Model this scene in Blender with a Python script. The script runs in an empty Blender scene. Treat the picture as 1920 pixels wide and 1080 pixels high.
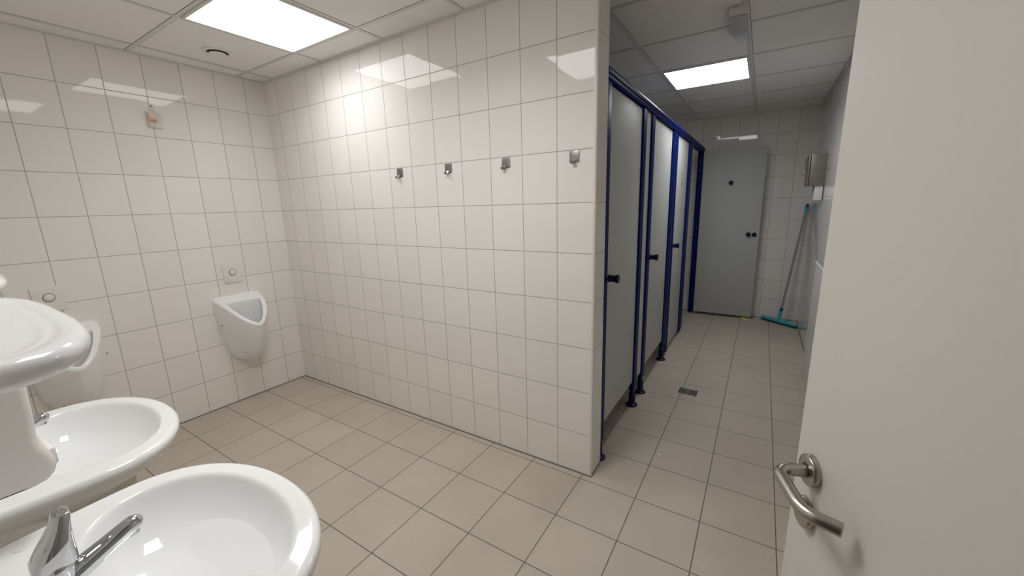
import bpy, bmesh, math, random
from mathutils import Vector, Matrix
random.seed(4)
PI = math.pi
sc = bpy.context.scene
COL = sc.collection

# ------------------------------------------------------------------ materials
def lin(c):
    c = c / 255.0
    return c / 12.92 if c <= 0.04045 else ((c + 0.055) / 1.055) ** 2.4
def rgb(r, g, b):
    return (lin(r), lin(g), lin(b), 1.0)

class NT:
    def __init__(s, name):
        s.m = bpy.data.materials.new(name); s.m.use_nodes = True
        s.t = s.m.node_tree; s.b = s.t.nodes['Principled BSDF']
    def n(s, kind, **kw):
        nd = s.t.nodes.new(kind)
        for k, v in kw.items(): setattr(nd, k, v)
        return nd
    def link(s, a, b): s.t.links.new(a, b)
    def math(s, op, a, b=None, c=None):
        nd = s.n('ShaderNodeMath', operation=op)
        for i, v in enumerate((a, b, c)):
            if v is None: continue
            if isinstance(v, (int, float)): nd.inputs[i].default_value = v
            else: s.link(v, nd.inputs[i])
        return nd.outputs[0]
    def mix(s, f, a, b):
        nd = s.n('ShaderNodeMix', data_type='RGBA')
        for sock, v in ((nd.inputs[0], f), (nd.inputs[6], a), (nd.inputs[7], b)):
            if isinstance(v, (int, float, tuple)): sock.default_value = v
            else: s.link(v, sock)
        return nd.outputs[2]
    def ramp(s, v, a, b, c=0.0, d=1.0):
        nd = s.n('ShaderNodeMapRange'); s.link(v, nd.inputs[0])
        for i, x in enumerate((a, b, c, d)): nd.inputs[i + 1].default_value = x
        return nd.outputs[0]

def mat(name, col, rough=0.5, metal=0.0, spec=0.5, coat=0.0, noise=None, trans=0.0, alpha=1.0, bump=None):
    k = NT(name); b = k.b
    b.inputs['Base Color'].default_value = col
    b.inputs['Roughness'].default_value = rough
    b.inputs['Metallic'].default_value = metal
    b.inputs['Specular IOR Level'].default_value = spec
    b.inputs['Coat Weight'].default_value = coat
    b.inputs['Transmission Weight'].default_value = trans
    b.inputs['Alpha'].default_value = alpha
    if noise:                                   # (scale, amount, stretch xyz)
        g = k.n('ShaderNodeNewGeometry'); mp = k.n('ShaderNodeMapping')
        mp.inputs['Scale'].default_value = noise[2] if len(noise) > 2 else (1, 1, 1)
        k.link(g.outputs['Position'], mp.inputs[0])
        nz = k.n('ShaderNodeTexNoise'); nz.inputs['Scale'].default_value = noise[0]; nz.inputs['Detail'].default_value = 4
        k.link(mp.outputs[0], nz.inputs['Vector'])
        dark = tuple(x * (1 - noise[1]) for x in col[:3]) + (1,)
        lite = tuple(min(1, x * (1 + noise[1])) for x in col[:3]) + (1,)
        k.link(k.mix(k.ramp(nz.outputs[0], .3, .7), dark, lite), b.inputs['Base Color'])
        if bump:
            bp = k.n('ShaderNodeBump'); bp.inputs['Strength'].default_value = bump; bp.inputs['Distance'].default_value = .002
            k.link(nz.outputs[0], bp.inputs['Height']); k.link(bp.outputs[0], b.inputs['Normal'])
    return k.m

def tile_mat(name, ua, uo, uw, va, vo, vw, col, grout, half, rough=0.035, grough=0.7, tilt=0.012, var=0.02, wave=0.0, mottle=None, ulines=True, spec=0.4):
    """grid of tiles measured in metres along two world axes"""
    k = NT(name); b = k.b
    g = k.n('ShaderNodeNewGeometry'); sp = k.n('ShaderNodeSeparateXYZ'); k.link(g.outputs['Position'], sp.inputs[0])
    def axis(a, o, w):
        u = k.math('DIVIDE', k.math('SUBTRACT', sp.outputs[a], o), w)
        fr = k.math('FRACT', u); d = k.math('MULTIPLY', k.math('MINIMUM', fr, k.math('SUBTRACT', 1.0, fr)), w)
        return k.math('FLOOR', u), k.ramp(d, half * .75, half * 1.25)
    fv, mv = axis(va, vo, vw)
    if ulines: fu, mu = axis(ua, uo, uw); msk = k.math('MINIMUM', mu, mv)
    else: fu, msk = mv, mv; fu = k.math('MULTIPLY', fv, 0.0)
    cx = k.n('ShaderNodeCombineXYZ'); k.link(fu, cx.inputs[0]); k.link(fv, cx.inputs[1])
    wn = k.n('ShaderNodeTexWhiteNoise', noise_dimensions='3D'); k.link(cx.outputs[0], wn.inputs['Vector'])
    base = k.mix(wn.outputs['Value'], tuple(x * (1 - var) for x in col[:3]) + (1,), tuple(min(1, x * (1 + var)) for x in col[:3]) + (1,))
    if mottle:
        for sc_, am in mottle:
            nz = k.n('ShaderNodeTexNoise'); nz.inputs['Scale'].default_value = sc_; nz.inputs['Detail'].default_value = 3
            k.link(g.outputs['Position'], nz.inputs['Vector'])
            f = k.ramp(nz.outputs[0], .3, .7, 1 - am, 1 + am)
            vm = k.n('ShaderNodeVectorMath', operation='SCALE'); k.link(base, vm.inputs[0]); k.link(f, vm.inputs['Scale']); base = vm.outputs[0]
    k.link(k.mix(msk, grout, base), b.inputs['Base Color'])
    k.link(k.ramp(msk, 0, 1, grough, rough), b.inputs['Roughness'])
    b.inputs['Specular IOR Level'].default_value = spec
    vs = k.n('ShaderNodeVectorMath', operation='SUBTRACT'); k.link(wn.outputs['Color'], vs.inputs[0]); vs.inputs[1].default_value = (.5, .5, .5)
    vt = k.n('ShaderNodeVectorMath', operation='SCALE'); k.link(vs.outputs[0], vt.inputs[0]); vt.inputs['Scale'].default_value = tilt
    va_ = k.n('ShaderNodeVectorMath', operation='ADD'); k.link(vt.outputs[0], va_.inputs[0]); k.link(g.outputs['Normal'], va_.inputs[1])
    vn = k.n('ShaderNodeVectorMath', operation='NORMALIZE'); k.link(va_.outputs[0], vn.inputs[0])
    b1 = k.n('ShaderNodeBump'); b1.inputs['Strength'].default_value = .5; b1.inputs['Distance'].default_value = .0012
    k.link(msk, b1.inputs['Height']); k.link(vn.outputs[0], b1.inputs['Normal'])
    last = b1
    if wave:
        nz = k.n('ShaderNodeTexNoise'); nz.inputs['Scale'].default_value = 38; nz.inputs['Detail'].default_value = 2
        k.link(g.outputs['Position'], nz.inputs['Vector'])
        b2 = k.n('ShaderNodeBump'); b2.inputs['Strength'].default_value = wave; b2.inputs['Distance'].default_value = .001
        k.link(nz.outputs[0], b2.inputs['Height']); k.link(b1.outputs[0], b2.inputs['Normal']); last = b2
    k.link(last.outputs[0], b.inputs['Normal'])
    return k.m

WTILE = rgb(235, 232, 228); GROUT = rgb(172, 167, 160)
HW = .0019
Z0, ZH = .2452, .25
M = {}
kw = dict(col=WTILE, grout=GROUT, half=HW, wave=.045)
M['tile_part'] = tile_mat('glazed_wall_tile_partition', 0, .1642, .2006, 2, Z0, ZH, **kw)
M['tile_left'] = tile_mat('glazed_wall_tile_urinals', 1, -.1534, .2006, 2, Z0, ZH, **kw)
M['tile_back'] = tile_mat('glazed_wall_tile_corridor_end', 0, 3.731, .2006, 2, Z0, ZH, **kw)
M['tile_right'] = tile_mat('glazed_wall_tile_corridor_side', 1, 3.80, .2006, 2, Z0, ZH, **kw)
M['tile_end'] = tile_mat('glazed_wall_tile_partition_end', 1, -.02, 5., 2, Z0, ZH, ulines=False, **kw)
M['floor'] = tile_mat('beige_floor_tile', 0, .3, .3032, 1, -.0428, .3048, rgb(187, 177, 164), rgb(108, 101, 94), .0022, rough=.42, grough=.85,
                      tilt=.004, var=.035, mottle=[(3.5, .045), (240, .10)], spec=.35)
M['ceiling'] = mat('mineral_ceiling_board', rgb(233, 231, 228), .9, noise=(330, .035), bump=.25)
M['tbar'] = mat('ceiling_bar_paint', rgb(212, 210, 206), .5)
M['tline'] = mat('ceiling_joint_shadow', rgb(130, 128, 125), .8)
M['ceramic'] = mat('white_glazed_ceramic', rgb(238, 239, 239), .06, coat=.3)
M['plastic'] = mat('white_plastic', rgb(228, 226, 221), .35)
M['plastic2'] = mat('off_white_plastic', rgb(214, 211, 204), .4)
M['trim'] = mat('white_edge_trim', rgb(228, 225, 217), .3)
M['silicone'] = mat('grey_silicone_joint', rgb(110, 108, 104), .6)
M['chrome'] = mat('polished_chrome', rgb(205, 207, 210), .06, 1.0)
M['steel'] = mat('brushed_steel', rgb(176, 172, 164), .3, 1.0, noise=(60, .05, (1, 1, 12)))
M['steel_dull'] = mat('stained_stainless_steel', rgb(158, 152, 142), .38, .85, noise=(9, .16))
M['hook'] = mat('satin_grey_metal', rgb(150, 149, 148), .38, .9)
M['door'] = mat('warm_white_door_paint', rgb(208, 205, 199), .45, noise=(90, .008))
M['panel'] = mat('grey_cubicle_laminate', rgb(186, 188, 186), .55, spec=.3, noise=(260, .012))
M['blue'] = mat('blue_powder_coat', rgb(6, 26, 90), .4, spec=.06)
M['navy'] = mat('navy_plastic', rgb(10, 18, 60), .3, spec=.3)
M['teal'] = mat('teal_plastic', rgb(62, 172, 188), .4)
M['teal_dark'] = mat('dark_petrol_plastic', rgb(20, 84, 104), .4)
M['rubber'] = mat('dark_rubber', rgb(38, 48, 52), .6)
M['greypole'] = mat('grey_coated_tube', rgb(156, 156, 162), .35)
M['yellow'] = mat('yellow_rubber', rgb(238, 214, 60), .5)
M['paper'] = mat('white_paper', rgb(238, 237, 233), .8)
M['dark'] = mat('dark_gap', rgb(42, 42, 44), .7)
M['midgrey'] = mat('grey_print', rgb(140, 138, 134), .6)
M['orange'] = mat('orange_gel', rgb(226, 128, 84), .4)
M['brown'] = mat('brown_print', rgb(110, 78, 66), .5)
M['clear'] = mat('clear_plastic', rgb(242, 240, 234), .08, trans=.0, alpha=.3)
M['diffuse_cover'] = mat('frosted_light_cover', rgb(196, 200, 206), .25, alpha=.8)
M['metal_drain'] = mat('drain_steel', rgb(150, 150, 146), .35, .9)

def emit(name, col, s):
    k = NT(name); k.b.inputs['Base Color'].default_value = rgb(240, 240, 240)
    k.b.inputs['Emission Color'].default_value = col; k.b.inputs['Emission Strength'].default_value = s
    return k.m
M['led_main'] = emit('led_diffuser_washroom', (1.0, .995, .992, 1), 4.4)
M['led_corr'] = emit('led_diffuser_corridor', (.97, .985, 1.0, 1), 8.6)

# ------------------------------------------------------------------ mesh builder
class MB:
    def __init__(s): s.bm = bmesh.new()
    def _v(s, pts): return [s.bm.verts.new(p) for p in pts]
    def box(s, lo, hi, bev=0.0, T=None, seg=2):
        r = bmesh.ops.create_cube(s.bm, size=1.0)['verts']
        c = [(a + b) / 2 for a, b in zip(lo, hi)]; d = [b - a for a, b in zip(lo, hi)]
        for v in r: v.co = Vector((v.co.x * d[0] + c[0], v.co.y * d[1] + c[1], v.co.z * d[2] + c[2]))
        vs = list(r)
        if bev > 0:
            ed = list({e for v in r for e in v.link_edges})
            o = bmesh.ops.bevel(s.bm, geom=ed, offset=bev, segments=seg, affect='EDGES', profile=.5)
            vs = list({v for f in o['faces'] for v in f.verts} | {v for v in r if v.is_valid})
        if T is not None:
            for v in vs: v.co = T @ v.co
        return s
    def loft(s, loops, closed=True, cap0=False, cap1=False):
        rows = [s._v(l) for l in loops]; n = len(rows[0])
        for a, b in zip(rows[:-1], rows[1:]):
            for i in range(n if closed else n - 1):
                j = (i + 1) % n
                try: s.bm.faces.new((a[i], a[j], b[j], b[i]))
                except ValueError: pass
        if cap0: s.bm.faces.new(list(reversed(rows[0])))
        if cap1: s.bm.faces.new(rows[-1])
        return s
    def tube(s, pts, r, n=16, caps=True, up=None):
        pts = [Vector(p) for p in pts]; rr = r if isinstance(r, (list, tuple)) else [r] * len(pts)
        loops = []; prev = None
        for i, p in enumerate(pts):
            t = (pts[min(i + 1, len(pts) - 1)] - pts[max(i - 1, 0)]).normalized()
            if prev is None:
                u = Vector(up) if up else (Vector((0, 0, 1)) if abs(t.z) < .9 else Vector((1, 0, 0)))
            else: u = prev
            u = (u - t * u.dot(t)).normalized(); w = t.cross(u); prev = u
            q = rr[i]; qa, qb = q if isinstance(q, tuple) else (q, q)
            loops.append([p + u * math.cos(2 * PI * k / n) * qa + w * math.sin(2 * PI * k / n) * qb for k in range(n)])
        return s.loft(loops, True, caps, caps)
    def cyl(s, a, b, r, n=24, bev=0.0):
        a, b = Vector(a), Vector(b); d = (b - a).normalized()
        if bev: return s.tube([a, a + d * 1e-5, a + d * bev * .3, a + d * bev, b - d * bev, b - d * bev * .3, b - d * 1e-5, b], [r - bev, r - bev, r - bev * .3, r, r, r - bev * .3, r - bev, r - bev], n)
        return s.tube([a, b], r, n)
    def lathe(s, c, axis, prof, n=32):
        """prof: (distance along axis, radius)"""
        c = Vector(c); t = Vector(axis).normalized(); u = Vector((0, 0, 1)) if abs(t.z) < .9 else Vector((1, 0, 0))
        u = (u - t * u.dot(t)).normalized(); w = t.cross(u)
        return s.loft([[c + t * h + (u * math.cos(2 * PI * k / n) + w * math.sin(2 * PI * k / n)) * max(r, 1e-5) for k in range(n)] for h, r in prof], True, True, True)
    def build(s, name, m, parent=None, sharp=35, xf=None):
        bm = s.bm
        bmesh.ops.recalc_face_normals(bm, faces=bm.faces[:])
        if xf is not None: bmesh.ops.transform(bm, matrix=xf, verts=bm.verts[:])
        for f in bm.faces: f.smooth = True
        lim = math.radians(sharp)
        for e in bm.edges:
            if len(e.link_faces) == 2 and e.calc_face_angle(0) > lim: e.smooth = False
        off = Vector((0, 0, 0)); p = parent
        while p is not None: off += Vector(p.location); p = p.parent
        for v in bm.verts: v.co -= off
        me = bpy.data.meshes.new(name); bm.to_mesh(me); bm.free()
        mats = m if isinstance(m, list) else [m]
        for q in mats: me.materials.append(q)
        o = bpy.data.objects.new(name, me); COL.objects.link(o)
        if parent is not None: o.parent = parent
        return o

def tag(o, label, cat, group=None, kind=None):
    o['label'] = label; o['category'] = cat
    if group: o['group'] = group
    if kind: o['kind'] = kind
    return o
def thing(name, loc, label, cat, group=None, kind=None):
    o = bpy.data.objects.new(name, None); o.location = loc; o.empty_display_size = .05; COL.objects.link(o)
    return tag(o, label, cat, group, kind)
def struct(name, mb, m, label, cat='wall', sharp=35):
    return tag(mb.build(name, m, sharp=sharp), label, cat, kind='structure')
def copy_tree(o, parent=None):
    c = o.copy(); COL.objects.link(c)
    if parent is not None: c.parent = parent
    for ch in [x for x in o.children if x is not c]: copy_tree(ch, c)
    return c

# ------------------------------------------------------------------ room shell
CH = 2.495; XR = 3.928; YB = 3.967; YF = -1.93; XP = 2.773; TP = .15; XI = 1.25
T = .12
struct('floor', MB().box((-T, YF - 1.3, -.1), (XR + T, YB + T, 0)), M['floor'], 'beige square floor tiles with dark joints', 'floor')
struct('ceiling', MB().box((-T, YF - 1.3, CH), (XR + T, YB + T, CH + .08)), M['ceiling'], 'white suspended ceiling of square mineral boards', 'ceiling')
struct('wall_left', MB().box((-T, YF - T, 0), (0, TP, CH)), M['tile_left'], 'white tiled wall behind the urinals')
struct('wall_back', MB().box((XI - T, YB, 0), (XR + T, YB + T, CH)), M['tile_back'], 'white tiled wall at the far end of the corridor')
struct('wall_right', MB().box((XR, YF - T, 0), (XR + T, YB, CH)), M['tile_right'], 'white tiled wall on the right of the corridor')
# wall with hooks: long faces and the narrow end carry different tile rhythms
w = MB().box((0, 0, 0), (XP, TP, CH))
wo = w.build('wall_partition', [M['tile_part'], M['tile_end']])
for p in wo.data.polygons:
    if p.normal.x > .9: p.material_index = 1
tag(wo, 'white tiled partition wall carrying the row of coat hooks', 'wall', kind='structure')
struct('wall_inner', MB().box((XI - T, TP, 0), (XI, YB, CH)), M['tile_right'], 'white tiled wall behind the toilet cubicles')
# wall behind the basins with the entrance opening
DX0, DX1, DH = 2.98, 3.87, 2.06
struct('wall_front', MB().box((0, YF - T, 0), (DX0, YF, CH)).box((DX1, YF - T, 0), (XR, YF, CH)).box((DX0, YF - T, DH), (DX1, YF, CH)), M['tile_part'],
       'white tiled wall that carries the washbasins')
struct('wall_duct', MB().box((2.16, 3.775, 0), (2.505, YB, CH)), M['tile_back'], 'pale boxed duct in the far corner above the cubicles')
# hallway behind the entrance, plain
struct('wall_hallway', MB().box((DX0 - .9, YF - 1.3, 0), (XR + T, YF - 1.2, CH)).box((DX0 - .9, YF - 1.2, 0), (DX0 - .8, YF - T, CH)).box((XR + T - .1, YF - 1.2, 0), (XR + T, YF - T, CH)), M['door'], 'plain painted wall of the hallway outside')

# door frame (steel) round the entrance opening
struct('trim_1', MB().box((DX0 - .02, YF - T - .01, 0), (DX0 + .03, YF + .012, DH + .03), .004).box((DX1 - .03, YF - T - .01, 0), (DX1 + .02, YF + .012, DH + .03), .004)
       .box((DX0 + .03, YF - T - .01, DH - .02), (DX1 - .03, YF + .012, DH + .03), .004), M['door'], 'pale door frame of the entrance', 'trim')
# rounded white edging on the free end of the partition
e = MB()
e.loft([[(XP - .013, -.0035, z), (XP - .004, -.0035, z), (XP + .001, -.002, z), (XP + .0035, .002, z), (XP + .0035, .013, z), (XP - .013, .013, z)] for z in (.004, CH - .03)], True, True, True)
struct('trim_2', e, M['trim'], 'white plastic edging on the free end of the tiled partition', 'trim', 50)
# ceiling wall angles
a = MB(); s_, h_ = .022, .006
a.box((0, YF, CH - h_), (s_, 0, CH)).box((s_, -s_, CH - h_), (XP + s_, 0, CH)).box((XP, 0, CH - h_), (XP + s_, TP, CH))
a.box((XI, YB - s_, CH - h_), (2.16, YB, CH)).box((2.505, YB - s_, CH - h_), (XR, YB, CH)).box((XR - s_, YF, CH - h_), (XR, YB - s_, CH)).box((XI, TP, CH - h_), (XP, TP + s_, CH))
a.box((2.505, 3.775 - s_, CH - h_), (2.505 + s_, YB - s_, CH)).box((2.16 - s_, 3.775 - s_, CH - h_), (2.505, 3.775, CH)).box((XI, TP + s_, CH - h_), (XI + s_, YB - s_, CH))
a.box((s_, YF, CH - h_), (XR - s_, YF + s_, CH))
struct('trim_3', a, M['tbar'], 'thin white wall angle round the ceiling edge', 'trim')
# ceiling grid bars
GX = [.166 + .625 * i for i in range(7)]; GY = [-1.445 + .625 * i for i in range(9)]
g = MB(); gl = MB()
for x in GX:
    if x < XR: g.box((x - .012, YF, CH - .0025), (x + .012, YB, CH + .001)); gl.box((x - .0145, YF, CH - .0008), (x + .0145, YB, CH + .001))
for y in GY:
    g.box((0, y - .012, CH - .0022), (XR, y + .012, CH + .001)); gl.box((0, y - .0145, CH - .0007), (XR, y + .0145, CH + .001))
tb = struct('trim_4', g, M['tbar'], 'white grid bars between the ceiling boards', 'trim')
struct('trim_5', gl, M['tline'], 'thin shadow joints along the ceiling grid', 'trim')
# silicone joint along wall foot
b_ = MB(); q = .005
b_.box((0, YF, 0), (q, 0, q)).box((q, -q, 0), (XP + q, 0, q)).box((XP, 0, 0), (XP + q, TP, q)).box((2.505, YB - q, 0), (XR, YB, q)).box((XR - q, YF, 0), (XR, YB - q, q))
struct('baseboard_joint', b_, M['silicone'], 'grey sealant joint between wall tiles and floor', 'joint')

# ------------------------------------------------------------------ ceiling lights
def led(x0, y0, label, m, watt, col):
    t = thing('ceiling_light', (x0 + .3125, y0 + .3125, CH), label, 'light', 'square ceiling light panels')
    x1, y1 = x0 + .613, y0 + .613; x0 += .012; y0 += .012; f = .017
    MB().box((x0, y0, CH - .008), (x1, y0 + f, CH - .0005), .002).box((x0, y1 - f, CH - .008), (x1, y1, CH - .0005), .002) \
        .box((x0, y0 + f, CH - .008), (x0 + f, y1 - f, CH - .0005), .002).box((x1 - f, y0 + f, CH - .008), (x1, y1 - f, CH - .0005), .002).build('frame', M['tbar'], t)
    d = MB().box((x0 + f, y0 + f, CH - .006), (x1 - f, y1 - f, CH - .001)).build('diffuser', m, t)
    d['label'] = 'glowing white diffuser'
    la = bpy.data.lights.new('panel_lamp', 'AREA'); la.shape = 'SQUARE'; la.size = x1 - x0 - 2 * f; la.energy = watt; la.color = col; la.spread = math.radians(150)
    lo = bpy.data.objects.new('panel_lamp', la); COL.objects.link(lo); lo.parent = t; lo.location = (0, 0, -.0075)
    return t
led(.791, -.82, 'square glowing ceiling panel above the urinal corner', M['led_main'], 4.1, (1, .99, .985))
led(2.041, -1.445, 'square glowing ceiling panel above the near washbasin', M['led_main'], 9.9, (1, .99, .985))
led(2.666, 1.68, 'square glowing ceiling panel in the corridor beside the cubicles', M['led_corr'], 4.8, (.97, .985, 1))

# ------------------------------------------------------------------ round air valve
t = thing('ceiling_vent', (.43, -.49, CH), 'round white air valve in the ceiling beside the light panel', 'vent')
MB().lathe((.43, -.49, CH), (0, 0, -1), [(0, .082), (.004, .082), (.008, .074), (.007, .062), (.001, .058)], 48).build('rim', M['plastic'], t)
MB().lathe((.43, -.49, CH - .001), (0, 0, -1), [(0, .056), (.004, .056)], 40).build('throat', M['dark'], t)
MB().lathe((.43, -.49, CH - .004), (0, 0, -1), [(0, .012), (.004, .012), (.005, .044), (.009, .048), (.012, .044), (.013, .0)], 40).build('disc', M['plastic'], t)

# ------------------------------------------------------------------ emergency light on corridor ceiling
t = thing('emergency_light', (3.257, .99, CH), 'long white emergency light box hanging under the corridor ceiling', 'emergency light')
MB().box((3.211, .775, 2.452), (3.303, 1.20, CH), .004).build('housing', M['plastic2'], t)
MB().box((3.214, .80, 2.438), (3.300, 1.19, 2.4525), .006).build('cover', M['diffuse_cover'], t)['label'] = 'frosted grey cover'
k_ = MB(); k_.box((3.254, .86, 2.4368), (3.262, .868, 2.4385)).build('screw', M['midgrey'], t)
l_ = MB()
for i in range(6): l_.box((3.217 + i * .006, .7742, 2.486), (3.2205 + i * .006, .7752, 2.491))
l_.build('rating_plate', M['midgrey'], t)['label'] = 'tiny printed rating line'

# ------------------------------------------------------------------ urinals
def urinal(yc, label):
    t = thing('urinal', (0, yc, .33), label, 'urinal', 'wall urinals')
    N = 72
    def plan(hw, d, back=0.0, k=1.62):
        """D outline: straight on the wall, super-elliptic front; starts at left wall end"""
        pts = []
        nf = N - 16
        for i in range(nf):
            a = PI * i / (nf - 1); c, s = math.cos(a), math.sin(a)
            px = (d - back) * (abs(s) ** (2 / k)); py = -hw * math.copysign(abs(c) ** (2 / k), c)
            pts.append((back + px, py))
        for i in range(16):
            f = (i + 1) / 17
            pts.append((back, hw - 2 * hw * f))
        return pts
    prof = [(.335, .028, .050), (.338, .050, .090), (.352, .074, .134), (.385, .100, .180), (.43, .124, .215), (.50, .140, .250), (.58, .154, .282), (.66, .164, .305), (.74, .168, .316), (.82, .170, .318), (.872, .170, .318)]
    def rimz(x, y=0.0): return .872 - .45 * x - .85 * x * x - .022 * (max(0, abs(y) - .135) / .035) ** 2
    def pd(z):
        for a, b in zip(prof[:-1], prof[1:]):
            if a[0] <= z <= b[0]:
                f = (z - a[0]) / (b[0] - a[0]); return a[1] + f * (b[1] - a[1]), a[2] + f * (b[2] - a[2])
        return prof[-1][1:]
    loops = []
    zs = [.335, .338, .345, .352, .37, .39, .42, .46, .50, .55, .60, .65, .70, .75, .80, .85, .872]
    def clamp_loop(z, ins, drop):
        out = []
        for (i, _) in enumerate(range(N)):
            hw, d = pd(min(z, .872)); px, py = plan(hw, d)[i]
            zz = z
            for _k in range(6):                   # keep below the slanting rim
                lim = rimz(px, py) - drop
                if zz > lim:
                    zz = lim; hw, d = pd(zz); px, py = plan(hw, d)[i]
            out.append((px, py, zz))
        return out
    M_ = MB()
    for z in zs: loops.append([Vector((x, y + yc, zz)) for x, y, zz in clamp_loop(z, 0, .006)])
    edge = clamp_loop(.872, 0, .006)
    op = plan(.118, .287, back=.086, k=1.5)
    def between(f, dz):
        out = []
        for (x0, y0, z0), (x1, y1) in zip(edge, op):
            x = x0 + (x1 - x0) * f; y = y0 + (y1 - y0) * f
            out.append(Vector((x, y + yc, rimz(x, y) + dz)))
        return out
    for f, dz in ((.05, -.003), (.14, -.0008), (.22, 0), (.80, 0), (.90, -.0008), (.97, -.003), (1.0, -.007)): loops.append(between(f, dz))
    low = between(1.0, -.018); loops.append(low)
    for zl, th in ((.62, .020), (.585, .020), (.55, .022), (.51, .026), (.47, .036), (.44, .052), (.425, .075)):
        hw, d = pd(zl); lp = []
        for (x, y), v in zip(plan(hw - th, d - th, back=.05 + th * .6, k=1.7), low):
            lp.append(Vector((x, y + yc, min(zl, v.z - .02 - (.62 - zl)))))
        loops.append(lp)
    loops.append([Vector((.14 + (v.x - .14) * .1, yc + (v.y - yc) * .1, .422)) for v in loops[-1]])
    M_.loft(loops, True, True, True)
    M_.build('bowl', M['ceramic'], t, 45)
    for s in (-1, 1):
        MB().lathe((.062, yc + s * .1585, .655), (0, s, 0), [(0, .006), (.008, .006), (.010, .004), (.0105, 0)], 12).build('screw_cap', M['chrome'], t)
    MB().lathe((.197, yc - .078, .443), (.62, -.7, -.35), [(0, .004), (.003, .004), (.0035, 0)], 12).build('mark', M['midgrey'], t)
    return t
urinal(-.443, 'white wall urinal nearest the tiled corner')
urinal(-1.395, 'white wall urinal half hidden behind the washbasin shelf')

def flush(yc, label):
    t = thing('flush_plate', (0, yc, 1.03), label, 'flush plate', 'urinal flush plates')
    MB().box((0, yc - .064, .958), (.009, yc + .064, 1.104), .004, seg=3).build('plate', M['plastic'], t)
    MB().lathe((.0085, yc, 1.04), (1, 0, 0), [(0, .056), (.0012, .055), (.0016, .05), (.0004, .026)], 40).build('dish', M['plastic'], t)
    MB().lathe((.0088, yc, 1.04), (1, 0, 0), [(0, .0255), (.0015, .0255), (.0025, .0215)], 32).build('ring', M['midgrey'], t)
    MB().lathe((.0098, yc, 1.04), (1, 0, 0), [(0, .021), (.005, .021), (.009, .017), (.011, .009), (.0115, 0)], 32).build('button', M['plastic'], t)
    m = MB()
    for i in range(6): m.box((.0088, yc - .053 + i * .0042, .968), (.0094, yc - .0495 + i * .0042, .972))
    m.build('maker_mark', M['midgrey'], t)['label'] = 'tiny grey lettering in the lower corner'
    return t
flush(-.447, 'white square flush plate with round button above the urinal in the corner')
flush(-1.397, 'white square flush plate with round button just above the washbasin shelf')

# ------------------------------------------------------------------ air freshener
t = thing('air_freshener', (0, -.745, 2.10), 'small clear plastic air freshener with orange gel high on the urinal wall', 'air freshener')
yc = -.745
MB().box((0, yc - .038, 2.05), (.003, yc + .038, 2.155), .001).box((0, yc - .012, 2.155), (.003, yc + .014, 2.20), .001).build('back_plate', M['plastic2'], t)
c = MB(); c.box((.0032, yc - .037, 2.052), (.034, yc + .037, 2.150), .006); c.build('case', M['clear'], t)['label'] = 'clear plastic case'
MB().box((.006, yc - .030, 2.098), (.022, yc + .010, 2.132), .003).build('gel_pad', M['orange'], t)['label'] = 'orange gel pad'
MB().box((.006, yc - .003, 2.088), (.022, yc + .007, 2.0975), .001).build('label_mark', M['brown'], t)
MB().lathe((.003, yc - .002, 2.188), (1, 0, 0), [(0, .004), (.003, .004), (.004, 0)], 12).build('screw', M['dark'], t)

# ------------------------------------------------------------------ coat hooks on the partition
def hook(x, tilt, label):
    t = thing('coat_hook', (x, 0, 1.74), label, 'coat hook', 'grey coat hooks on the tiled partition')
    MB().box((x - .0255, -.0035, 1.688), (x + .0255, 0, 1.742), .0012).build('plate', M['hook'], t)
    k = MB()
    hw = .009; path = [(0, -.0035, 1.700), (0, -.009, 1.688), (0, -.017, 1.681), (0, -.024, 1.683), (0, -.027, 1.693)]
    th = .0022
    loops = []
    for i, p in enumerate(path):
        a = Vector(path[max(i - 1, 0)]); b = Vector(path[min(i + 1, len(path) - 1)]); d = (b - a).normalized(); nn = Vector((0, -d.z, d.y)) * th
        ww = hw * (1.0 if i < 4 else .8); o = tilt * (.006 + i * .0012)
        loops.append([Vector((x + o - ww, p[1], p[2])) + nn, Vector((x + o + ww, p[1], p[2])) + nn, Vector((x + o + ww, p[1], p[2])) - nn, Vector((x + o - ww, p[1], p[2])) - nn])
    k.loft(loops, True, True, True).build('prong', M['hook'], t)
    return t
hook(1.460, -1, 'leftmost of the four grey coat hooks on the tiled partition')
hook(1.867, -.4, 'second coat hook from the left on the tiled partition')
hook(2.271, -1, 'third coat hook from the left on the tiled partition')
hook(2.664, -.2, 'coat hook nearest the free end of the tiled partition')

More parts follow.
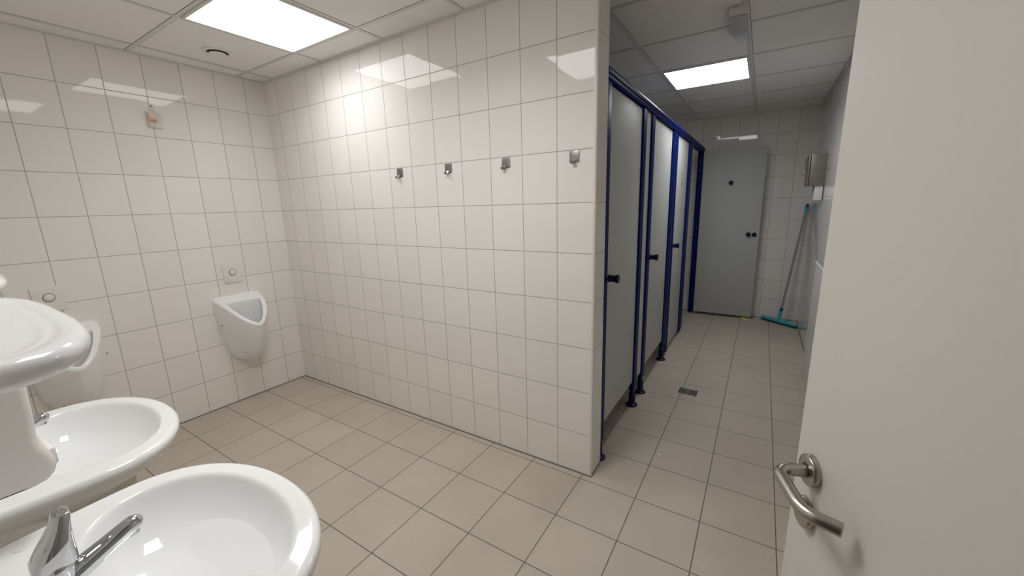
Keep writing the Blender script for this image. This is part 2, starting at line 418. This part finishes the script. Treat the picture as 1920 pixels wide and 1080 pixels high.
# ------------------------------------------------------------------ washbasins
ZR = .85
def basin(xc, label):
    t = thing('washbasin', (xc, YF, .70), label, 'washbasin', 'white washbasins on the front wall')
    N = 96
    def dplan(hw, d, k=2.12, back=0.0, taper=.09):
        # straight, slightly converging sides from the wall, then an elliptic front
        yc = min(.285, d * .57); ns, nf = 12, N - 48; pts = []
        side = lambda y: hw * (1 - taper * (1 - y / yc) ** 1.6) if y < yc else hw
        for i in range(ns): y = yc * i / ns; pts.append((-side(y), y))
        for i in range(nf):
            a = PI * i / (nf - 1); c, s = math.cos(a), math.sin(a)
            pts.append((-hw * math.copysign(abs(c) ** (2 / k), c), yc + (d - yc) * abs(s) ** (2 / k)))
        for i in range(ns): y = yc * (1 - (i + 1) / ns); pts.append((side(y), y))
        for i in range(24): f = (i + 1) / 25; pts.append((side(0) * (1 - 2 * f), 0))
        return pts
    def loop(hw, d, z, **kk): return [Vector((xc + x, YF + y, z)) for x, y in dplan(hw, d, **kk)]
    def oval(ax, ay_f, ay_b, yc, z, k=2.12):
        # point i faces the same way as point i of the outline
        ns, nf = 12, N - 48; A = []
        for i in range(ns): A.append(PI + .72 * (1 - i / ns))
        for i in range(nf): A.append(PI - PI * i / (nf - 1))
        for i in range(ns): A.append(-.72 * (i + 1) / ns)
        for i in range(24): A.append(-.72 - (PI - 1.44) * (i + 1) / 25)
        out = []
        for a in A:
            c, s = math.cos(a), math.sin(a); ay = ay_f if s > 0 else ay_b
            out.append(Vector((xc + ax * math.copysign(abs(c) ** (2 / k), c), YF + yc + ay * math.copysign(abs(s) ** (2 / k), s), z)))
        return out
    L = []
    L.append(loop(.09, .19, .690)); L.append(loop(.145, .255, .696)); L.append(loop(.200, .330, .724)); L.append(loop(.258, .413, .762))
    L.append(loop(.297, .470, .793)); L.append(loop(.313, .494, .812)); L.append(loop(.318, .503, .830)); L.append(loop(.316, .5025, .842)); L.append(loop(.310, .497, .848)); L.append(loop(.304, .490, ZR)); L.append(loop(.300, .486, ZR)); L.append(oval(.267, .181, .155, .290, ZR)); L.append(oval(.2635, .1775, .1515, .290, ZR))
    for q_, z_ in ((0, 0), (.003, -.0006), (.006, -.0025), (.009, -.006), (.012, -.012)): L.append(oval(.262 - q_, .176 - q_, .150 - q_, .290, ZR + z_))
    L.append(oval(.244, .159, .134, .290, ZR - .035)); L.append(oval(.222, .140, .122, .289, ZR - .075)); L.append(oval(.185, .110, .106, .288, ZR - .105))
    L.append(oval(.12, .068, .078, .285, ZR - .122)); L.append(oval(.045, .03, .035, .27, ZR - .128)); L.append(oval(.022, .018, .018, .268, ZR - .130))
    m = MB(); m.loft(L, True, True, True); m.build('bowl', M['ceramic'], t, 60)
    MB().lathe((xc, YF + .268, ZR - .131), (0, 0, 1), [(0, .021), (.002, .021), (.003, .018), (.0015, .012), (.001, 0)], 24).build('drain', M['chrome'], t)['label'] = 'chrome drain ring'
    MB().lathe((xc - .255, YF + .112, ZR - .0004), (0, 0, 1), [(0, .013), (.0012, .013), (.0018, .011), (.0018, 0)], 24).build('hole_cap', M['plastic'], t)
    # half pedestal hiding the trap
    p = MB()
    p.loft([[Vector((xc + .085 * s * math.cos(a), YF + .02 + .17 * s * math.sin(a), z)) for a in [PI * i / 20 for i in range(21)]] for z, s in ((.36, .55), (.37, .7), (.45, .85), (.60, 1.0), (.70, 1.05))], True, True, True)
    p.build('trap_cover', M['ceramic'], t)
    return t
def faucet(xc, label):
    yb = YF + .130
    t = thing('faucet', (xc, yb, ZR), label, 'faucet', 'chrome basin taps')
    MB().lathe((xc, yb, ZR), (0, 0, 1), [(0, .030), (.004, .030), (.007, .027), (.02, .0255), (.05, .0245), (.072, .026), (.084, .0265), (.092, .022), (.094, 0)], 32).build('body', M['chrome'], t, 50)
    path = [(xc, yb + .008, ZR + .046), (xc, yb + .03, ZR + .056), (xc, yb + .06, ZR + .069), (xc, yb + .092, ZR + .0835), (xc, yb + .1, ZR + .0865), (xc, yb + .106, ZR + .0885), (xc, yb + .11, ZR + .09), (xc, yb + .1115, ZR + .0905)]
    rr = [(.020, .024), (.018, .021), (.0162, .018), (.015, .016), (.014, .015), (.011, .012), (.006, .007), (.001, .001)]
    MB().tube(path, rr, 20).build('spout', M['chrome'], t, 60)
    MB().lathe((xc, yb + .094, ZR + .078), (0, .15, -1), [(0, .009), (.012, .009), (.013, .007), (.013, 0)], 20).build('aerator', M['chrome'], t)
    lv = MB()   # paddle lever leaning back, broad at its foot
    def rect(c, u, n, hw, ht, r=.3):
        out = []
        for i in range(24):
            a = 2 * PI * i / 24; ca, sa = math.cos(a), math.sin(a)
            out.append(Vector(c) + Vector(u) * hw * math.copysign(abs(ca) ** .45, ca) + Vector(n) * ht * math.copysign(abs(sa) ** .45, sa))
        return out
    secs = [((xc, yb, ZR + .084), .0245, .0262, 0), ((xc, yb + .001, ZR + .098), .0250, .0262, 0), ((xc, yb + .005, ZR + .113), .0245, .0215, 0), ((xc, yb + .011, ZR + .130), .023, .0160, 0), ((xc, yb + .0165, ZR + .148), .0205, .0115, 0), ((xc, yb + .020, ZR + .162), .0185, .0105, 0), ((xc, yb + .021, ZR + .167), .0175, .0095, 0), ((xc, yb + .021, ZR + .169), .015, .007, 0)]
    lv.loft([rect(c, (1, 0, 0), (0, math.cos(ti), -math.sin(ti)), a, b) for c, a, b, ti in secs], True, True, True)
    lv.build('lever', M['chrome'], t, 50)
    return t
basin(2.52, 'white washbasin in the foreground, nearest the camera')
basin(1.77, 'white washbasin further along, beside the urinal wall')
faucet(2.52, 'chrome single lever tap on the nearest washbasin')
faucet(1.77, 'chrome tap of the farther washbasin, only its spout tip showing')

# ------------------------------------------------------------------ porcelain shelves
def shelf(xc, label, extra=0.0, zt=1.350):
    t = thing('porcelain_shelf', (xc, YF, 1.31), label, 'shelf', 'porcelain shelves above the basins')
    N = 80
    def pl(hw, d, z, k=5.5, bow=.022, back=0.0):
        d += extra; pts = []; nf = N - 20
        for i in range(nf):
            a = PI * i / (nf - 1); c, s = math.cos(a), math.sin(a)
            y = back + (d - back) * (abs(s) ** (2 / k)); x = -hw * math.copysign(abs(c) ** (2 / k), c)
            y -= bow * (x / hw) ** 2 * (y - back) / (d - back)
            pts.append(Vector((xc + x, YF + y, z)))
        a, b = pts[-1], pts[0]
        for i in range(20):
            f = (i + 1) / 21; pts.append(a.lerp(b, f))
        return pts
    L = [pl(0.272, 0.1780, zt - .037), pl(0.288, 0.1930, zt - .036), pl(0.300, 0.2040, zt - .031), pl(0.308, 0.2110, zt - .022), pl(0.310, 0.2130, zt - .014), pl(0.308, 0.2115, zt - .006), pl(0.303, 0.2070, zt - .001), pl(0.298, 0.2020, zt), pl(0.294, 0.1990, zt, back=.002),
         pl(0.288, 0.1930, zt, back=.006), pl(0.284, 0.1900, zt - .0006, back=.009), pl(0.281, 0.1870, zt - .0025, back=.012), pl(0.277, 0.1830, zt - .0035, back=.015), pl(0.272, 0.1790, zt - .0035, back=.018), pl(0.269, 0.1760, zt - .003, back=.02), pl(0.265, 0.1730, zt - .0045, back=.023), pl(0.258, 0.1660, zt - .0048, back=.03), pl(0.248, 0.1580, zt - .0048, back=.04), pl(0.108, 0.0930, zt - .0048, back=.06)]
    m = MB(); m.loft(L, True, True, True); m.build('tray', M['ceramic'], t, 60)
    return t
shelf(2.525, 'white porcelain shelf with raised rim on the wall at the left edge')
shelf(1.775, 'second white porcelain shelf, only its rounded corner showing at the left edge', .016, 1.358)

# ------------------------------------------------------------------ soap dispenser between the basins
t = thing('soap_dispenser', (2.205, YF, .97), 'white wall soap dispenser below the porcelain shelf, beside the farther basin', 'soap dispenser')
m = MB(); xs0, xs1 = 2.150, 2.270
def dsec(z, d, grow=0.0, r=.014):
    pts = [(xs0 - grow, YF, z)]
    for i in range(9): a = PI - PI / 2 * i / 8; pts.append((xs0 - grow + r + r * math.cos(a), YF + d - r + r * math.sin(a), z))
    for i in range(9): a = PI / 2 - PI / 2 * i / 8; pts.append((xs1 + grow - r + r * math.cos(a), YF + d - r + r * math.sin(a), z))
    pts.append((xs1 + grow, YF, z)); return [Vector(p) for p in pts]
m.loft([dsec(.968, .150), dsec(.966, .160), dsec(.969, .172), dsec(.978, .181), dsec(.992, .186), dsec(1.006, .186), dsec(1.024, .181), dsec(1.042, .174), dsec(1.058, .171), dsec(1.10, .174), dsec(1.16, .176), dsec(1.22, .172), dsec(1.245, .160), dsec(1.25, .145)], True, True, True)
m.build('case', M['plastic'], t, 50)
MB().box((xs0 + .03, YF + .165, .982), (xs1 - .03, YF + .192, 1.022), .006, seg=3).build('push_button', M['plastic'], t)

# ------------------------------------------------------------------ waste bin under the farther basin
t = thing('waste_bin', (1.47, -1.62, 0), 'white waste bin below the farther washbasin', 'waste bin')
MB().loft([[Vector((1.46 + x * s, -1.625 + y * s, z)) for x, y in ((-.12, -.11), (.12, -.11), (.12, .11), (-.12, .11))] for z, s in ((.001, .82), (.53, 1.0), (.55, 1.0), (.55, .93), (.03, .78))], True, True, True).build('body', M['plastic2'], t)
MB().box((1.335, -1.739, .545), (1.585, -1.511, .560), .004).build('rim', M['plastic2'], t)

# ------------------------------------------------------------------ toilet cubicles
XF = 2.765
t = thing('toilet_cubicles', (XF, 1.95, 0), 'row of grey toilet cubicle fronts with blue posts along the corridor', 'toilet cubicles')
def post(y0, y1, zb=.14, x0=XF - .035, foot=True, flutes=1, zt=2.082):
    m = MB(); n = flutes; w = (y1 - y0) / n
    for i in range(n): m.box((x0, y0 + i * w + .0008, zb), (XF + (.003 if i % 2 else 0), y0 + (i + 1) * w - .0008, zt), .006, seg=3)
    p = m.build('post', M['blue'], t)
    if foot:
        yc = (y0 + y1) / 2 - .005; xc = XF - .018
        MB().box((xc - .014, yc - .024, .095), (xc + .013, yc + .024, .19), .004).lathe((xc, yc, 0), (0, 0, 1), [(0, .043), (.006, .043), (.012, .037), (.016, .024), (.02, .0235), (.095, .0235), (.10, .02)], 28).build('foot', M['navy'], p)['label'] = 'navy adjustable foot'
    return p
post(.153, .236, zb=.10)
post(.876, .966); post(1.112, 1.200)
post(1.868, 1.985, flutes=2); post(1.987, 2.10, zb=.035, foot=False, flutes=2)
post(2.735, 2.845, zb=.035, foot=False, flutes=2); post(2.847, 2.945, zb=.035, foot=False, flutes=1)
pe = post(3.80, 3.865, zb=.012, x0=XF - .058, foot=False)
for z in (1.95, 1.86, 1.15, 1.06, .30, .18):
    MB().lathe((XF - .02, 3.800, z), (0, -1, 0), [(0, .006), (.002, .006), (.003, .003)], 12).build('hinge_screw', M['midgrey'], pe)
# head rail: rounded profile
r_ = []
for y in (.152, 3.885):
    r_.append([Vector((XF + dx, y, z)) for dx, z in ((-.05, 2.080), (.003, 2.080), (.010, 2.086), (.012, 2.098), (.004, 2.104), (.011, 2.110), (.013, 2.124), (.008, 2.136), (-.004, 2.143), (-.02, 2.146), (-.036, 2.143), (-.047, 2.134), (-.05, 2.12))])
MB().loft(r_, True, True, True).build('head_rail', M['blue'], t, 28)
MB().box((XF - .030, .9665, .185), (XF - .012, 1.1115, 2.082)).build('infill_panel', M['panel'], t)
def knob(y, parent):
    prof = [(0, .022), (.004, .0225), (.012, .020), (.026, .0185), (.036, .021), (.050, .0255), (.054, .025), (.056, .021), (.056, 0)]
    m = MB(); m.lathe((XF - .012, y, 1.075), (1, 0, 0), [(h * 1.05, r) for h, r in prof], 28); return m.build('door_knob', M['navy'], parent)
def cdoor(y0, y1, zb, yk):
    d = MB().box((XF - .030, y0, zb), (XF - .011, y1, 2.072), .0015).build('cubicle_door', M['panel'], t)
    knob(yk, d); return d
cdoor(.2385, .8735, .20, .285); cdoor(1.2025, 1.8655, .205, 1.262)
d3 = cdoor(2.103, 2.732, .052, 2.162)
m = MB(); m.tube([(XF - .0105, 2.437, 1.735), (XF - .0105, 2.446, 1.752), (XF - .0105, 2.440, 1.735), (XF - .0105, 2.444, 1.690), (XF - .0105, 2.440, 1.655)], .0016, 6).box((XF - .0112, 2.430, 1.640), (XF - .0095, 2.452, 1.660))
m.build('scrawl', M['dark'], d3)['label'] = 'dark scratched mark on the door'
# fourth door stands open, parallel with the end wall
YD = 3.785
d4 = MB().box((XF + .012, YD, .035), (3.444, YD + .02, 2.088), .0015).build('cubicle_door', M['panel'], t)
d4['label'] = 'grey cubicle door standing wide open in front of the end wall'
def disc(x, z, r, h, name):
    MB().lathe((x, YD, z), (0, -1, 0), [(0, r * .8), (h * .55, r * .8), (h * .7, r), (h * .92, r), (h, r * .85), (h, 0)], 24).build(name, M['navy'], d4)
disc(3.100, 1.692, .025, .035, 'coat_knob'); disc(3.333, 1.070, .025, .038, 'door_knob'); disc(3.394, 1.070, .025, .024, 'lock_turn')
# side panels between the cubicles
for y in (1.035, 1.985, 2.845):
    MB().box((XI + .004, y - .009, .15), (XF - .06, y + .009, 2.06)).build('side_panel', M['panel'], t)

# ------------------------------------------------------------------ yellow door wedge
t = thing('door_wedge', (3.39, 3.79, 0), 'small yellow wedge on the floor under the open cubicle door', 'door wedge')
m = MB(); m.loft([[Vector((3.385 + dx * .9 - dy * .25, 3.775 + dy * .9 + dx * .12, z)) for dx, dy, z in ((-.05, -.02, .001), (.05, -.02, .001), (.05, -.02, .006), (-.05, -.02, .026))],
                  [Vector((3.385 + dx * .9 - dy * .25, 3.775 + dy * .9 + dx * .12, z)) for dx, dy, z in ((-.05, .02, .001), (.05, .02, .001), (.05, .02, .006), (-.05, .02, .026))]], True, True, True)
m.build('wedge', M['yellow'], t)

# ------------------------------------------------------------------ squeegee
A, B = Vector((3.560, 3.878, .0)), Vector((3.912, 3.605, .0))
mid = (A + B) / 2; u = (B - A).normalized(); n = Vector((u.y, -u.x, 0))
if n.y > 0: n = -n
top = Vector((3.893, 3.925, 1.425))
t = thing('floor_squeegee', mid, 'teal floor squeegee with grey pole leaning in the corner beside the open cubicle door', 'squeegee')
L_ = (B - A).length
def sec(f, s=1.0):
    c = A + u * (L_ * f)
    return [c + n * a * s + Vector((0, 0, z)) for a, z in ((-.016, .022), (-.020, .034), (-.012, .046 + .006 * (1 - abs(f - .5) * 2)), (.004, .052 + .012 * (1 - abs(f - .5) * 2)), (.020, .046), (.024, .034), (.020, .022))]
MB().loft([sec(f, s) for f, s in ((0, .6), (.01, .95), (.25, 1), (.5, 1.1), (.75, 1), (.99, .95), (1, .6))], True, True, True).build('head', M['teal'], t)
bl = MB()
for o in (-.008, .010): 
    p0 = A + u * .004 + n * o; p1 = B - u * .004 + n * o
    bl.loft([[p + n * a + Vector((0, 0, z)) for a, z in ((-.003, .001), (.003, .001), (.003, .026), (-.003, .026))] for p in (p0, p1)], True, True, True)
bl.build('rubber_blade', M['rubber'], t)['label'] = 'dark rubber blades'
hb = mid + Vector((0, 0, .045)); dr = (top - hb).normalized()
MB().tube([hb, hb + dr * .03, hb + dr * .09, hb + dr * .12], [.024, .019, .0165, .016], 20).build('socket', M['teal'], t)
MB().tube([hb + dr * .112, hb + dr * .118, hb + dr * .150, hb + dr * .152], [.0165, .0185, .0185, .015], 20).build('lock_ring', M['teal_dark'], t)['label'] = 'dark petrol locking ring'
Lp = (top - hb).length
MB().tube([hb + dr * .14, hb + dr * (Lp - .05)], .0125, 20).build('pole', M['greypole'], t)['label'] = 'grey metal pole'
MB().tube([hb + dr * (Lp - .105), hb + dr * (Lp - .10), hb + dr * (Lp - .05), hb + dr * (Lp - .045)], [.0135, .0165, .0175, .016], 20).build('grip', M['teal'], t)
MB().tube([hb + dr * (Lp - .048), hb + dr * (Lp - .02), hb + dr * (Lp - .006), hb + dr * Lp], [.0172, .017, .012, .003], 20).build('end_cap', M['teal_dark'], t)['label'] = 'dark petrol end cap'

# ------------------------------------------------------------------ floor drain
t = thing('floor_drain', (3.077, 1.333, 0), 'square steel floor drain with swirling slots in the corridor floor', 'floor drain')
dx0, dx1, dy0, dy1 = 3.015, 3.139, 1.280, 1.388
MB().box((dx0, dy0, -.004), (dx1, dy1, .0012)).build('grate', M['metal_drain'], t)
for xa in (dx0 - .004, dx1 - .005): MB().box((xa, dy0, -.004), (xa + .009, dy1, .0016)).build('edge_slot', M['dark'], t)
for sx in (-1, 1):
    for r in (.010, .020, .030):
        m = MB(); cx, cy = 3.077 + sx * .026, 1.334
        pts = []
        for i in range(15):
            a = (PI * .28 + PI * 1.44 * i / 14) + (0 if sx < 0 else PI)
            pts.append((cx + r * math.cos(a) * .85, cy + r * math.sin(a), .0012))
        m.tube(pts, [(.0006, .0026)] * 15, 8, up=(0, 0, 1)); m.build('slot', M['dark'], t)

# ------------------------------------------------------------------ paper scraps on the floor
def scrap(x, y, rz, L, label):
    m = MB(); c, s = math.cos(rz), math.sin(rz)
    pts = [(-L, 0, .001), (-L * .3, .004, .0035), (L * .4, .001, .002), (L, .006, .0045)]
    T_ = lambda p: Vector((x + p[0] * c - p[1] * s, y + p[0] * s + p[1] * c, p[2]))
    m.loft([[T_((a, b - .004, z)), T_((a, b + .004, z)), T_((a, b + .004, z + .0008)), T_((a, b - .004, z + .0008))] for a, b, z in pts], True, True, True)
    return tag(m.build('paper_scrap', M['paper']), label, 'paper scrap', 'paper scraps on the floor')
scrap(3.057, .385, -.2, .012, 'tiny white paper scrap on the floor nearer the partition end')
scrap(3.258, 1.055, -.15, .012, 'tiny white paper scrap on the corridor floor beyond the drain')

# ------------------------------------------------------------------ stainless dispenser, paper, hook, panel on right wall
t = thing('paper_towel_dispenser', (XR, 3.08, 1.6), 'stained stainless steel paper towel box on the right corridor wall', 'dispenser')
MB().box((3.806, 2.945, 1.600), (XR, 3.215, 1.892), .003).build('case', M['steel_dull'], t)
MB().box((3.788, 2.943, 1.598), (3.8005, 3.217, 1.894), .003).build('cover', M['steel_dull'], t)
MB().box((3.8005, 2.949, 1.606), (3.806, 3.211, 1.888)).build('gap', M['dark'], t)['label'] = 'dark gap round the cover'
MB().tube([(3.788, 3.00, 1.86), (3.770, 3.00, 1.845), (3.768, 3.00, 1.79), (3.772, 3.00, 1.76), (3.789, 3.00, 1.752)], .004, 10).build('catch', M['steel'], t)
MB().tube([(3.789, 3.02, 1.70), (3.762, 3.02, 1.70)], .003, 8).build('pin', M['steel'], t)
t = thing('paper_towels', (3.89, 3.06, 1.46), 'stack of white folded paper hanging below the stainless box', 'paper towels')
m = MB()
for i in range(5): 
    o = .0016 * math.sin(i * 2.1)
    m.box((3.858 + i * .0125 + .0005, 2.962 + o, 1.462 + abs(o) * 2), (3.858 + (i + 1) * .0125, 3.165 + o, 1.6), .002)
m.build('sheets', M['paper'], t)
t = thing('wall_hook', (XR, 2.74, 1.73), 'small bent metal hook on the right wall beside the stainless box', 'hook')
MB().lathe((XR, 2.775, 1.735), (-1, 0, 0), [(0, .010), (.003, .010), (.004, .006)], 16).build('base', M['steel'], t)
MB().tube([(XR - .003, 2.775, 1.735), (XR - .022, 2.770, 1.724), (XR - .036, 2.760, 1.722), (XR - .040, 2.752, 1.730), (XR - .040, 2.748, 1.755)], .0035, 10).build('prong', M['steel'], t)
t = thing('wall_radiator', (XR, 1.75, .07), 'flat white wall radiator on the right side, half hidden by the entrance door', 'radiator')
MB().box((3.866, 1.30, .07), (3.915, 2.205, .955), .008, seg=3).build('panel', M['plastic'], t)
m = MB().box((3.861, 1.296, .955), (3.920, 2.212, .978), .006, seg=3); m.build('top_cover', M['plastic'], t)
m = MB()
for i in range(22): m.box((3.872, 1.32 + i * .04, .9775), (3.909, 1.346 + i * .04, .979))
m.build('grille', M['midgrey'], t)
for ya in (1.45, 2.02): MB().box((3.913, ya, .2), (XR, ya + .04, .9)).build('bracket', M['plastic2'], t)

# ------------------------------------------------------------------ entrance door, open
TH = math.radians(110.5)
P0 = Vector((3.5514, -1.1433, 1.0693))
ev = Vector((math.cos(TH), math.sin(TH), 0)); nv = Vector((-math.sin(TH), math.cos(TH), 0)); sv = -ev
O = P0 - nv * .0105
DT = .042; D = .050; DW = .86
# local frame: x along door to hinge (from free edge), y = out of the visible face, z up
edge = Vector((O.x, O.y, 0)) + ev * D
X4 = Matrix(((sv.x, nv.x, 0, edge.x), (sv.y, nv.y, 0, edge.y), (0, 0, 1, 0), (0, 0, 0, 1)))
door = MB().box((0, -DT, .008), (DW, 0, 2.03), .0015).build('door_1', M['door'], xf=X4)
tag(door, 'plain warm white entrance door standing open at the right edge', 'door', kind='structure')
ZHN = P0.z
def dl(): return MB()
r0 = dl(); r0.lathe((D, 0, ZHN), (0, 1, 0), [(0, .0245), (.0085, .0245), (.0102, .0232), (.0108, .021), (.0108, .0115), (.0085, .0105)], 40)
ros = r0.build('handle_rosette', M['steel'], door, 40, xf=X4)
MB().lathe((D, .0088, ZHN), (0, 1, 0), [(0, .0113), (.0018, .0113), (.002, .0098)], 28).build('bearing_ring', M['dark'], ros, xf=X4)
k_ = MB(); k_.lathe((D, 0, ZHN - .0757), (0, 1, 0), [(0, .0245), (.0085, .0245), (.0102, .0232), (.0108, .021), (.0108, 0)], 40)
kr = k_.build('key_rosette', M['steel'], door, 40, xf=X4)
def arc(c, r, a0, a1, n=10): return [(c[0] + r * math.cos(a0 + (a1 - a0) * i / n), c[1] + r * math.sin(a0 + (a1 - a0) * i / n)) for i in range(n + 1)]
off = .052; r = .020
pth = [(0, .009), (0, .03)] + arc((r, off - r), r, PI, PI / 2, 10)
s1 = .066; r2 = .040; tA = math.radians(52)
pth += arc((s1, off - r2), r2, PI / 2, PI / 2 - tA, 10)
ex, ey = pth[-1]; dv = (math.cos(-tA), math.sin(-tA)); pth.append((ex + dv[0] * .012, ey + dv[1] * .012)); pth.append((ex + dv[0] * .024, ey + dv[1] * .024))
lv = MB(); lv.tube([(D + a, b, ZHN - .0015 - min(a, .08) * .10) for a, b in pth], .0098, 24, up=(0, 0, 1))
lv.build('lever', M['steel'], door, 50, xf=X4)

# ------------------------------------------------------------------ world, camera, view
wd = bpy.data.worlds.new('World'); sc.world = wd; wd.use_nodes = True
bg = wd.node_tree.nodes['Background']; bg.inputs[0].default_value = (.9, .93, 1, 1); bg.inputs[1].default_value = .15
cam = bpy.data.cameras.new('Camera'); co = bpy.data.objects.new('Camera', cam); COL.objects.link(co); sc.camera = co
cam.sensor_fit = 'HORIZONTAL'; cam.sensor_width = 36; cam.lens = 36 * 738.8578 / 1920; cam.clip_start = .02
R_ = Vector((0.84801683, 0.52932961, -0.02603089)); U_ = Vector((-0.08710906, 0.1876668, 0.9783625)); F_ = Vector((-0.52276138, 0.82740035, -0.20525401))
co.matrix_world = Matrix(((R_.x, U_.x, -F_.x, 3.4579), (R_.y, U_.y, -F_.y, -1.8528), (R_.z, U_.z, -F_.z, 1.4918), (0, 0, 0, 1)))
vs = sc.view_settings; vs.view_transform = 'Standard'; vs.look = 'None'; vs.gamma = 1; vs.use_curve_mapping = False; vs.exposure = 0
cy = sc.cycles
cy.max_bounces = 10; cy.diffuse_bounces = 6; cy.glossy_bounces = 5; cy.use_denoising = True; cy.caustics_reflective = False
